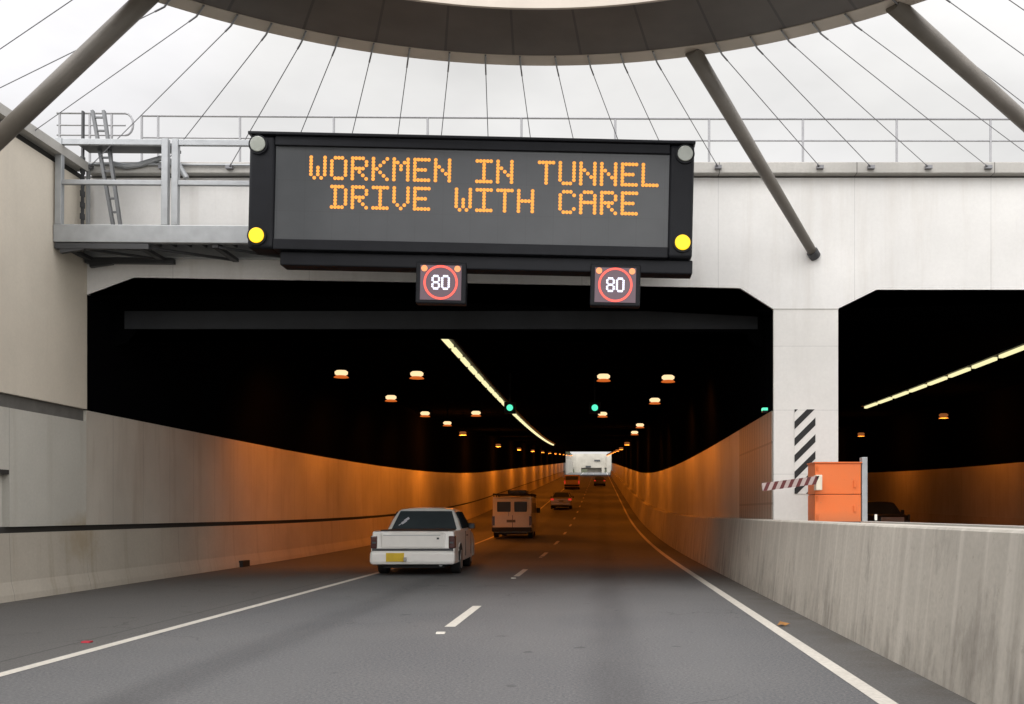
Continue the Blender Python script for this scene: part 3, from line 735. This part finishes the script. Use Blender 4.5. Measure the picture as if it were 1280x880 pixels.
# ------------------------------------------------------------------ lamps
def light(name, kind, loc, energy, col, parent=None, **k):
    d = bpy.data.lights.new(name, kind); d.energy = energy; d.color = col
    for a, v in k.items(): setattr(d, a, v)
    o = bpy.data.objects.new(name, d); C.objects.link(o)
    if parent is not None: o.parent = parent
    o.location = loc
    return o
SOD = (1.0, 0.25, 0.018)
ORD = ['nearest the portal','second from the portal','third from the portal','fourth from the portal','fifth from the portal','sixth from the portal','seventh from the portal','eighth from the portal','ninth from the portal','tenth from the portal','eleventh from the portal','twelfth from the portal']
def make_lamp(lens):
    t = bpy.data.objects.new('tunnel_lamp', None); C.objects.link(t)
    bm = bmesh.new(); box(bm, -0.2, 0.2, -0.18, 0.18, 0.0, 0.10); box(bm, -0.012, 0.012, -0.012, 0.012, 0.10, 0.95)
    finish('housing', bm, M['blackwall'], t)
    bm = bmesh.new(); tube(bm, (0,0,-0.145), (0,0,-0.19), 0.15, 0.20, n=16); finish('halo_lip', bm, M['sodium_halo'] if lens == M['sodium'] else M['sodium_far'], t)  # added glowing lip: the lamp's orange bloom given a shape
    bm = bmesh.new()
    n = 20; rows = []
    for r, z in ((0.11,0.0),(0.155,-0.04),(0.15,-0.10),(0.09,-0.14)):
        rows.append([bm.verts.new((r*1.15*math.cos(2*math.pi*i/n), r*0.8*math.sin(2*math.pi*i/n), z)) for i in range(n)])
    for a, b_ in zip(rows, rows[1:]):
        for i in range(n): bm.faces.new((a[i], a[(i+1)%n], b_[(i+1)%n], b_[i]))
    bm.faces.new(rows[-1]); finish('lens', bm, lens, t, smooth=True)
    return t
lampA = make_lamp(M['sodium']); lampB = make_lamp(M['sodium_far'])
used = {}
def lamp(x, y, row, i, far=False, energy=0.0, z=5.22, lab=None):
    src = lampB if far else lampA
    if not used.get(far): t = src; used[far] = 1
    else: t = copy_tree(src)
    t.location = (x, y, z+zr(y))
    t['label'] = lab or ('glowing orange ceiling lamp in the %s row, %s' % (row, ORD[i])); t['category'] = 'lamp'; t['group'] = 'orange ceiling lamps in the tunnel'
    if energy:
        if far: light('lamp_light', 'POINT', (0, 0, -0.3), energy, SOD, t, shadow_soft_size=0.3)
        else:
            q = light('lamp_light', 'SPOT', (0, 0, -0.3), energy*2.0, SOD, t, shadow_soft_size=0.25, spot_size=R(150), spot_blend=0.7)
            q.rotation_euler = (R(16), {'left outer': R(34), 'right outer': R(-30), 'other bore': R(-30)}.get(row, 0), 0)
    return t
EA = 120
for i, y in enumerate((25.9, 31.6, 37.2, 42.0)): lamp(-6.98+0.1*i, y, 'left outer', i, energy=EA)
for i, y in enumerate((26.1, 37.0)): lamp(-4.98+0.2*i, y, 'left inner', i, energy=110)
for i, y in enumerate((26.6, 37.4)): lamp(0.1, y, 'right inner', i, energy=22)
for i, y in enumerate((26.8, 32.4, 43.2, 48.6)): lamp(1.9-0.05*i, y, 'right outer', i, energy=EA*0.65)
for i in range(12):
    y = 49+i*17.0
    lamp(-7.0, y, 'left outer', 4, far=True, energy=EA*4.5, lab='dim far orange lamp, left outer row, number %d of the far ones' % (i+1))
for i in range(11):
    y = 62+i*17.5
    lamp(1.75, y, 'right outer', 4, far=True, energy=EA*2.4, lab='dim far orange lamp, right outer row, number %d of the far ones' % (i+1))
for i, y in enumerate((27, 38, 50, 64, 80)):
    lamp(13.6, y, 'other bore', i, far=True, energy=150, lab='orange lamp in the other tunnel near its far wall, '+ORD[i])

def strip(label, x, y0, y1, z, pitch=1.45):
    t = thing('strip_light', label, 'strip light', (x, y0, z), 'ceiling strip lights')
    bm = bmesh.new()
    sweep(bm, rect(x-0.14, x+0.14, z+0.06, z+0.13), y0-0.2, y1, step=2.0)
    place(finish('tray', bm, M['steel_dark']), t)
    y = y0; k = 0
    while y < y1:
        bm = bmesh.new(); sweep(bm, rect(x-0.052, x+0.052, z-0.02, z+0.055), y, y+pitch-0.32, step=50.0)
        place(finish('tube', bm, M['tube']), t); y += pitch
strip('long line of pale fluorescent tubes running down the main tunnel ceiling', -3.50, 21.5, 72, 5.28)
strip('line of pale fluorescent tubes in the right-hand tunnel', 10.05, 20.9, 36.5, 5.28, 1.75)

def lane_signal(label, x, y, z=4.98):
    t = thing('lane_signal', label, 'lane signal', (x, y, z+zr(y)), 'green lane signals')
    bm = bmesh.new(); box(bm, -0.2, 0.2, 0, 0.15, -0.2, 0.2); box(bm, -0.03, 0.03, 0.05, 0.1, 0.2, 1.2); finish('housing', bm, M['housing'], t, bevel=0.01)
    bm = bmesh.new(); disc(bm, (0, -0.012, 0), 0.11, 0.01, 20); finish('lens', bm, M['green'], t)
lane_signal('round green lane signal by the strip light over the left lane', -3.12, 33.2)
lane_signal('round green lane signal over the right lane', -0.18, 33.2)
el = thing('exit_light', 'tiny green light on top of the ribbed lining beside the pillar', 'light', (3.04, 17.7, 3.23))
bm = bmesh.new(); box(bm, -0.05, 0.04, -0.08, 0.08, 0.0, 0.03); finish('base', bm, M['housing'], el)
bm = bmesh.new(); box(bm, -0.05, 0.04, -0.08, 0.08, 0.03, 0.08); finish('lens', bm, M['green'], el)

# ------------------------------------------------------------------ vehicles (rear bumper at local y=0, pointing +y)
def arch(cy, cz, r, zb, n=9):
    """points of a wheel arch walked from rear to front along the sill height zb"""
    a0 = math.asin((zb-cz)/r) if abs(zb-cz) < r else 0
    pts = []
    for i in range(n+1):
        a = math.pi-a0-(math.pi-2*a0)*i/n
        pts.append((cy+r*math.cos(a), cz+r*math.sin(a)))
    return pts
def wheel(parent, x, y, r, w, side):
    bm = bmesh.new(); tube(bm, (x-w/2, y, r), (x+w/2, y, r), r, n=28); ty = finish('wheel', bm, M['rubber'], parent, bevel=0.02)
    bm = bmesh.new(); xo = x+side*(w/2+0.003)
    tube(bm, (xo-0.004*side, y, r), (xo+0.012*side, y, r), r*0.64, n=24)
    finish('rim', bm, M['rim'], ty)
def poly_panel(name, pts, mat, parent, off):
    """flat panel through 3d pts, pushed outward by off and given thickness"""
    p = [Vector(q) for q in pts]; n = (p[1]-p[0]).cross(p[2]-p[0]).normalized()
    o = Vector(off).normalized(); n = n if n.dot(o) > 0 else -n
    bm = bmesh.new(); A = [bm.verts.new(q+n*(0.032 if name == 'side_window' else 0.008)) for q in p]; B = [bm.verts.new(q-n*0.02) for q in p]
    k = len(p)
    for i in range(k): bm.faces.new((A[i], A[(i+1)%k], B[(i+1)%k], B[i]))
    bm.faces.new(A); bm.faces.new(B[::-1])
    return finish(name, bm, mat, parent)
def vehicle(name, label, cat, loc, mat, L, W, wheels, rw_, top, cab, group=None, yaw=0.0, lower=0.27, bev=0.06):
    """top: (y,z) outline of the body from rear bottom over the top to front bottom;
       cab: dict y0b,y0t,y1t,y1b,zb,zt,wb,wt of the greenhouse"""
    t = thing(name, label, cat, loc, group, rot=(0,0,yaw))
    bottom = []
    for cy in wheels: bottom += arch(cy, rw_, rw_+0.055, lower)
    poly = bottom+[(L-0.02, lower)]+top[::-1]+[(0.02, lower)]
    bm = bmesh.new(); prism(bm, poly, -W/2, W/2, axis='X')
    bmesh.ops.triangulate(bm, faces=[f for f in bm.faces if len(f.verts) > 4])
    for v in bm.verts:
        f = max(0.0, (v.co.y-0.62*L)/(0.38*L)); v.co.x *= 1-0.10*f*f
        if v.co.y < 0.12: v.co.x *= 0.985
        if v.co.z > 0.8 and cab: v.co.x *= 0.965
    finish('body', bm, mat, t, bevel=bev, seg=3)
    bm = bmesh.new(); box(bm, -W/2+0.25, W/2-0.25, 0.12, L-0.3, 0.17, 0.62); finish('underbody', bm, M['black'], t)
    for cy in wheels:
        for s in (-1, 1): wheel(t, s*(W/2-(0.098 if cy < L/2 else 0.19)), cy, rw_, 0.21, s)
    c = cab
    if c:
        cp = [(-c['wb'],c['y0b'],c['zb']),(c['wb'],c['y0b'],c['zb']),(c['wb'],c['y1b'],c['zb']),(-c['wb'],c['y1b'],c['zb']),
              (-c['wt'],c['y0t'],c['zt']),(c['wt'],c['y0t'],c['zt']),(c['wt'],c['y1t'],c['zt']),(-c['wt'],c['y1t'],c['zt'])]
        bm = bmesh.new(); hz = c['zt']-c['zb']; lo_, hi_ = c['wb'], c['wt']
        half = [(lo_, 0), (lo_-(lo_-hi_)*0.45, 0.5), (hi_+0.012, 0.86), (hi_-0.03, 0.95), (hi_-0.13, 0.99), (hi_*0.45, 1.03), (0, 1.045)]
        loop = half+[(-a, b_) for a, b_ in half[-2::-1]]
        rings_ = []
        for yb, yt, shr in ((c['y0b'], c['y0t'], 0.0), (c['y0b']*0.35+c['y1b']*0.65, c['y0t']*0.5+c['y1t']*0.5, -0.02), (c['y1b'], c['y1t'], 0.0)):
            rings_.append([bm.verts.new((x, yb+(yt-yb)*min(f_, 1.0), c['zb']+hz*f_-(shr if f_ > 0.9 else 0))) for x, f_ in loop])
        k_ = len(loop)
        for ra, rb in zip(rings_, rings_[1:]):
            for q in range(k_-1): bm.faces.new((ra[q], ra[q+1], rb[q+1], rb[q]))
        bm.faces.new(rings_[0]); bm.faces.new(rings_[-1][::-1])
        cab_o = finish('cabin', bm, mat, t, bevel=0.03, seg=3)
        V = [Vector(p) for p in cp]
        def quad(a, b_, c_, d, u0, u1, v0, v1):
            def P(u, v): return (a.lerp(b_, u)).lerp(d.lerp(c_, u), v)
            return [P(u0,v0), P(u1,v0), P(u1,v1), P(u0,v1)]
        poly_panel('rear_window', quad(V[0],V[1],V[5],V[4], 0.055,0.945,0.08,0.88), M['glass'], t, (0,-1,0.2))
        poly_panel('windscreen', quad(V[3],V[2],V[6],V[7], 0.06,0.94,0.08,0.88), M['glass'], t, (0,1,0.2))
        for s, (a, b_, c_, d) in ((1,(1,2,6,5)), (-1,(0,3,7,4))):
            n = c.get('panes', 2)
            for k in range(n):
                u0, u1 = 0.10+0.8*k/n+0.012, 0.10+0.8*(k+1)/n-0.012
                poly_panel('side_window', quad(V[a],V[b_],V[c_],V[d], u0, u1, 0.10, 0.84), M['side_glass'], t, (s,0,0.2))
    return t
def add(name, dims, mat, t, bevel=0.01): return boxed(name, dims, M[mat] if isinstance(mat, str) else mat, t, bevel=bevel)

def arch_liner(t, W, cy, r):
    for s_ in (-1, 1):
        bm = bmesh.new(); n = 20; x0_, x1_ = s_*(W/2-0.10), s_*(W/2+0.002)
        pr = [(cy+r*math.cos(math.pi*i/n), 0.31+r*math.sin(math.pi*i/n)) for i in range(n+1)]
        prism(bm, pr, min(x0_, x1_), max(x0_, x1_), axis='X'); finish('wheel_arch', bm, M['black'], t)
# white utility truck just inside the portal
W = 1.84
ut = vehicle('utility_truck', 'white utility truck with yellow number plate driving into the tunnel', 'utility truck', (-4.08, 20.95, 0), M['white_car'], 5.0, W, (1.02, 3.95), 0.325,
    [(0.0,0.34),(-0.02,0.62),(0.03,0.97),(0.25,0.985),(1.8,0.975),(3.5,0.97),(4.5,0.82),(4.95,0.66),(5.0,0.42)],
    dict(y0b=1.55, y0t=1.95, y1t=3.05, y1b=3.75, zb=0.955, zt=1.48, wb=0.87, wt=0.655, panes=1), bev=0.10, yaw=R(1.6))
for cy_ in (1.02,): arch_liner(ut, W-0.0, cy_, 0.385)
add('tonneau_cover', (-0.74, 0.74, 0.14, 1.62, 0.965, 1.005), 'tonneau', ut, 0.015)
add('tailgate', (-0.70, 0.70, -0.032, 0.10, 0.60, 0.945), 'white_car', ut, 0.04)
add('tailgate_lip', (-0.64, 0.60, -0.040, -0.028, 0.885, 0.897), 'steel', ut, 0.0)
add('bumper', (-0.925, 0.925, -0.13, 0.16, 0.25, 0.55), 'white_car', ut, 0.07)
add('bumper_gap', (-0.88, 0.88, -0.05, 0.1, 0.548, 0.602), 'steel_dark', ut, 0.0)

add('bumper_step', (-0.08, 0.34, -0.136, -0.130, 0.34, 0.50), 'white_car', ut, 0.002)
add('number_plate', (-0.56, -0.17, -0.145, -0.128, 0.32, 0.51), 'plate', ut, 0.004)
add('tow_hitch', (-0.17, -0.11, -0.22, -0.125, 0.33, 0.42), 'silver_car', ut, 0.01)
for s in (-1, 1):
    tl = add('tail_light', (min(s*0.775, s*0.915), max(s*0.775, s*0.915), -0.035, 0.16, 0.60, 0.875), 'taillight', ut, 0.02)
    bm = bmesh.new(); box(bm, min(s*0.80, s*0.88), max(s*0.80, s*0.88), -0.045, -0.033, 0.71, 0.75); finish('reverse_lens', bm, M['steel_dark'], tl)
    add('mirror', (min(s*0.86, s*1.02), max(s*0.86, s*1.02), 3.1, 3.22, 0.98, 1.12), 'dark_car', ut, 0.02)
    add('door_handle', (min(s*0.92, s*0.945), max(s*0.92, s*0.945), 2.15, 2.32, 0.83, 0.86), 'steel_dark', ut, 0.004)
    add('door_seam', (min(s*0.915, s*0.924), max(s*0.915, s*0.924), 2.0, 2.012, 0.36, 0.95), 'black', ut, 0.0)
    add('door_seam', (min(s*0.915, s*0.924), max(s*0.915, s*0.924), 3.2, 3.212, 0.36, 0.95), 'black', ut, 0.0)
    bm = bmesh.new(); tube(bm, (s*0.60, -0.02, 0.24), (s*0.60, 0.4, 0.24), 0.035, n=12)
    if s == 1: finish('exhaust_pipe', bm, M['steel'], ut)
    else: bm.free()
bm = bmesh.new()   # pale sticker on the rear window
for k in range(3):
    bar(bm, (-0.60+k*0.06, 1.645+k*0.015, 1.07+k*0.06), (-0.50+k*0.06, 1.70+k*0.015, 1.14+k*0.06), 0.02, 0.05)
finish('window_sticker', bm, M['sticker'], ut)
add('badge', (0.52, 0.57, -0.037, -0.03, 0.80, 0.84), 'steel_dark', ut, 0.0)

# cream van
W = 1.78
zv = zr(44)
vn = vehicle('van', 'cream van with dark roof rack and twin rear windows ahead of the truck', 'van', (-4.0, 43.6, zr(45.5)), M['cream_car'], 4.6, W, (0.9, 3.7), 0.33,
    [(0.0,0.36),(0.0,1.05),(0.10,1.80),(0.25,1.88),(3.2,1.88),(4.1,1.15),(4.55,0.95),(4.6,0.42)], None, bev=0.09)
add('rear_window', (-0.68, -0.06, 0.02, 0.09, 1.12, 1.66), 'glass', vn, 0.02)
add('rear_window', (0.10, 0.68, 0.02, 0.09, 1.12, 1.66), 'glass', vn, 0.02)
add('rear_door_seam', (0.015, 0.035, -0.006, 0.05, 0.5, 1.05), 'black', vn, 0.0)
add('rear_wiper', (-0.17, -0.14, -0.01, 0.015, 1.0, 1.2), 'silver_car', vn, 0.0)
add('bumper', (-0.90, 0.90, -0.10, 0.12, 0.30, 0.50), 'black', vn, 0.03)
add('number_plate', (-0.24, 0.16, -0.015, 0.0, 0.72, 0.84), 'plate_dark', vn, 0.0)
for s in (-1, 1): add('tail_light', (min(s*0.78, s*0.895), max(s*0.78, s*0.895), -0.02, 0.10, 0.58, 1.0), 'taillight', vn, 0.01)
bm = bmesh.new()
for y in (0.4, 1.4, 2.4, 3.0): bar(bm, (-0.92, y, 2.0), (0.92, y, 2.0), 0.04, 0.04)
for x in (-0.86, 0.86): bar(bm, (x, 0.3, 2.02), (x, 3.2, 2.02), 0.04, 0.05)
for x in (-0.86, 0.86):
    for y in (0.4, 1.4, 2.4, 3.0): bar(bm, (x, y, 1.84), (x, y, 2.02), 0.04, 0.04)
finish('roof_rack', bm, M['black'], vn)
add('rack_load', (-0.25, 0.62, 0.6, 1.9, 2.03, 2.20), 'steel_dark', vn, 0.03)
for s in (-1, 1):
    add('side_window', (min(s*0.885, s*0.895), max(s*0.885, s*0.895), 0.35, 1.6, 1.15, 1.62), 'glass', vn, 0.0)
    add('side_window', (min(s*0.885, s*0.895), max(s*0.885, s*0.895), 1.75, 3.0, 1.15, 1.62), 'glass', vn, 0.0)
    add('mirror', (min(s*0.9, s*1.08), max(s*0.9, s*1.08), 3.2, 3.3, 1.15, 1.4), 'black', vn, 0.02)

SED = [(0.0,0.38),(0.0,0.85),(0.12,0.95),(0.9,0.97),(3.2,0.95),(4.1,0.80),(4.45,0.62),(4.5,0.38)]
def sedan(label, loc, mat, lit=True, yaw=0.0, front=False):
    W = 1.76
    t = vehicle('car', label, 'car', loc, mat, 4.5, W, (0.85, 3.55), 0.31, SED,
        dict(y0b=0.45, y0t=1.15, y1t=2.45, y1b=3.35, zb=0.94, zt=1.43, wb=0.80, wt=0.60, panes=2), yaw=yaw, bev=0.06)
    add('bumper', (-0.87, 0.87, -0.08, 0.12, 0.30, 0.55), mat, t, 0.04)
    add('number_plate', (-0.2, 0.2, -0.095, -0.078, 0.6, 0.7), 'plate_dark', t, 0.0)
    for s in (-1, 1):
        add('tail_light', (min(s*0.60, s*0.87), max(s*0.60, s*0.87), -0.02, 0.10, 0.70, 0.86), 'tail_lit' if lit else 'taillight', t, 0.01)
        add('mirror', (min(s*0.86, s*1.0), max(s*0.86, s*1.0), 2.85, 2.95, 0.95, 1.08), 'black', t, 0.01)
        add('headlight', (min(s*0.55, s*0.84), max(s*0.55, s*0.84), 4.40, 4.515, 0.58, 0.72), 'headlight' if front else 'silver_car', t, 0.01)
    return t
sedan('silver car with glowing red tail lights ahead of the cream van', (-3.25, 80, zr(82)), M['silver_car'])
sedan('small distant dark car in the right lane near the tunnel exit', (-0.05, 149, zr(151)), M['dark_car'], yaw=0)
W = 2.1
v4 = vehicle('van', 'distant tan van in the left lane near the tunnel exit', 'van', (-3.9, 133, zr(135)), M['orange_van'], 4.8, W, (0.9, 3.8), 0.36,
    [(0.0,0.42),(0.0,1.1),(0.1,1.85),(0.3,1.95),(3.3,1.95),(4.2,1.2),(4.75,1.0),(4.8,0.45)], None, bev=0.08)
add('rear_window', (-0.85, 0.85, 0.0, 0.09, 1.25, 1.75), 'glass', v4, 0.02)
add('bumper', (-1.02, 1.02, -0.08, 0.12, 0.35, 0.6), 'black', v4, 0.03)
for s in (-1, 1): add('tail_light', (min(s*0.90, s*1.055), max(s*0.90, s*1.055), -0.02, 0.10, 0.7, 1.15), 'tail_lit', v4, 0.01)
# oncoming dark car in the other bore: its front faces the camera
t = vehicle('car', 'dark oncoming off-road car with a lit headlight in the right-hand tunnel', 'car', (12.8, 46.6, zr(44)+0.02), M['dark_car'], 4.6, 1.78, (0.9, 3.7), 0.37,
    [(0.0,0.45),(0.0,1.0),(0.1,1.08),(3.3,1.12),(4.35,1.05),(4.55,0.85),(4.6,0.45)],
    dict(y0b=0.1, y0t=0.3, y1t=2.5, y1b=3.3, zb=1.07, zt=1.66, wb=0.84, wt=0.70, panes=2), yaw=math.pi, bev=0.06)
for s in (-1, 1):
    add('headlight', (min(s*0.68, s*0.76), max(s*0.68, s*0.76), 4.5, 4.63, 0.84, 1.10), 'headlight' if s > 0 else 'steel_dark', t, 0.01)
    add('mirror', (min(s*0.88, s*1.02), max(s*0.88, s*1.02), 2.9, 3.0, 1.12, 1.3), 'black', t, 0.01)
add('bumper', (-0.88, 0.88, 4.5, 4.68, 0.4, 0.62), 'black', t, 0.03)
add('grille', (-0.5, 0.5, 4.56, 4.63, 0.72, 0.98), 'silver_car', t, 0.0)

# ------------------------------------------------------------------ sky, sun, camera
wd = bpy.data.worlds.new('World'); S.world = wd; wd.use_nodes = True
nt = wd.node_tree; N, L = nt.nodes, nt.links
for n in list(N): N.remove(n)
g = G(nt)
out = N.new('ShaderNodeOutputWorld')
SUN_EL, SUN_AZ = R(52), R(205)
sky = N.new('ShaderNodeTexSky'); sky.sky_type = 'NISHITA'; sky.sun_disc = False; sky.sun_elevation = SUN_EL; sky.sun_rotation = SUN_AZ; sky.dust_density = 4
b1 = N.new('ShaderNodeBackground'); L.new(sky.outputs[0], b1.inputs[0]); b1.inputs[1].default_value = 0.1
tc = N.new('ShaderNodeTexCoord'); g.co = tc.outputs['Generated']
dt = N.new('ShaderNodeVectorMath'); dt.operation = 'DOT_PRODUCT'; L.new(g.co, dt.inputs[0]); dt.inputs[1].default_value = (0, -0.75, 0.66)
br = g.map(dt.outputs['Value'], -0.40, 0.75, 0.88, 2.7)
cl = g.map(g.noise(scale=2.6, detail=6, rough=0.5, mul=(1,1,2.2)), 0.36, 0.64, 0.80, 1.04)
colr = g.mix(g.map(g.noise(scale=1.5, detail=3), 0.35, 0.65, 0, 1), (0.97,0.96,1.0), (1.0,0.985,0.96))
b2 = N.new('ShaderNodeBackground'); L.new(colr, b2.inputs[0]); L.new(g.math('MULTIPLY', br, cl), b2.inputs[1])
ms = N.new('ShaderNodeMixShader'); ms.inputs[0].default_value = 0.93
L.new(b1.outputs[0], ms.inputs[1]); L.new(b2.outputs[0], ms.inputs[2]); L.new(ms.outputs[0], out.inputs[0])

sd = bpy.data.lights.new('sun', 'SUN'); sd.energy = 0.9; sd.angle = R(25); sd.color = (1.0,0.965,0.92)
so = bpy.data.objects.new('sun', sd); C.objects.link(so)
# direction towards the sun: behind the camera and a little to the left
dv = Vector((math.sin(SUN_AZ)*math.cos(SUN_EL), math.cos(SUN_AZ)*math.cos(SUN_EL), math.sin(SUN_EL)))
so.rotation_euler = dv.to_track_quat('Z', 'Y').to_euler(); so.location = dv*50

cd = bpy.data.cameras.new('camera'); cam = bpy.data.objects.new('camera', cd); C.objects.link(cam)
cam.location = (0, 0, H_EYE); cam.rotation_euler = (R(90), 0, 0)
cd.sensor_width = 36; cd.sensor_fit = 'HORIZONTAL'; cd.lens = 36*1200/1280
cd.shift_x = -(750-640)/1280; cd.shift_y = (641-440)/1280
cd.clip_start = 0.1; cd.clip_end = 3000
S.camera = cam
S.view_settings.view_transform = 'Standard'; S.view_settings.look = 'None'; S.view_settings.gamma = 1; S.view_settings.exposure = 0.13
S.view_settings.use_curve_mapping = False
S.cycles.use_denoising = True
S.cycles.max_bounces = 6
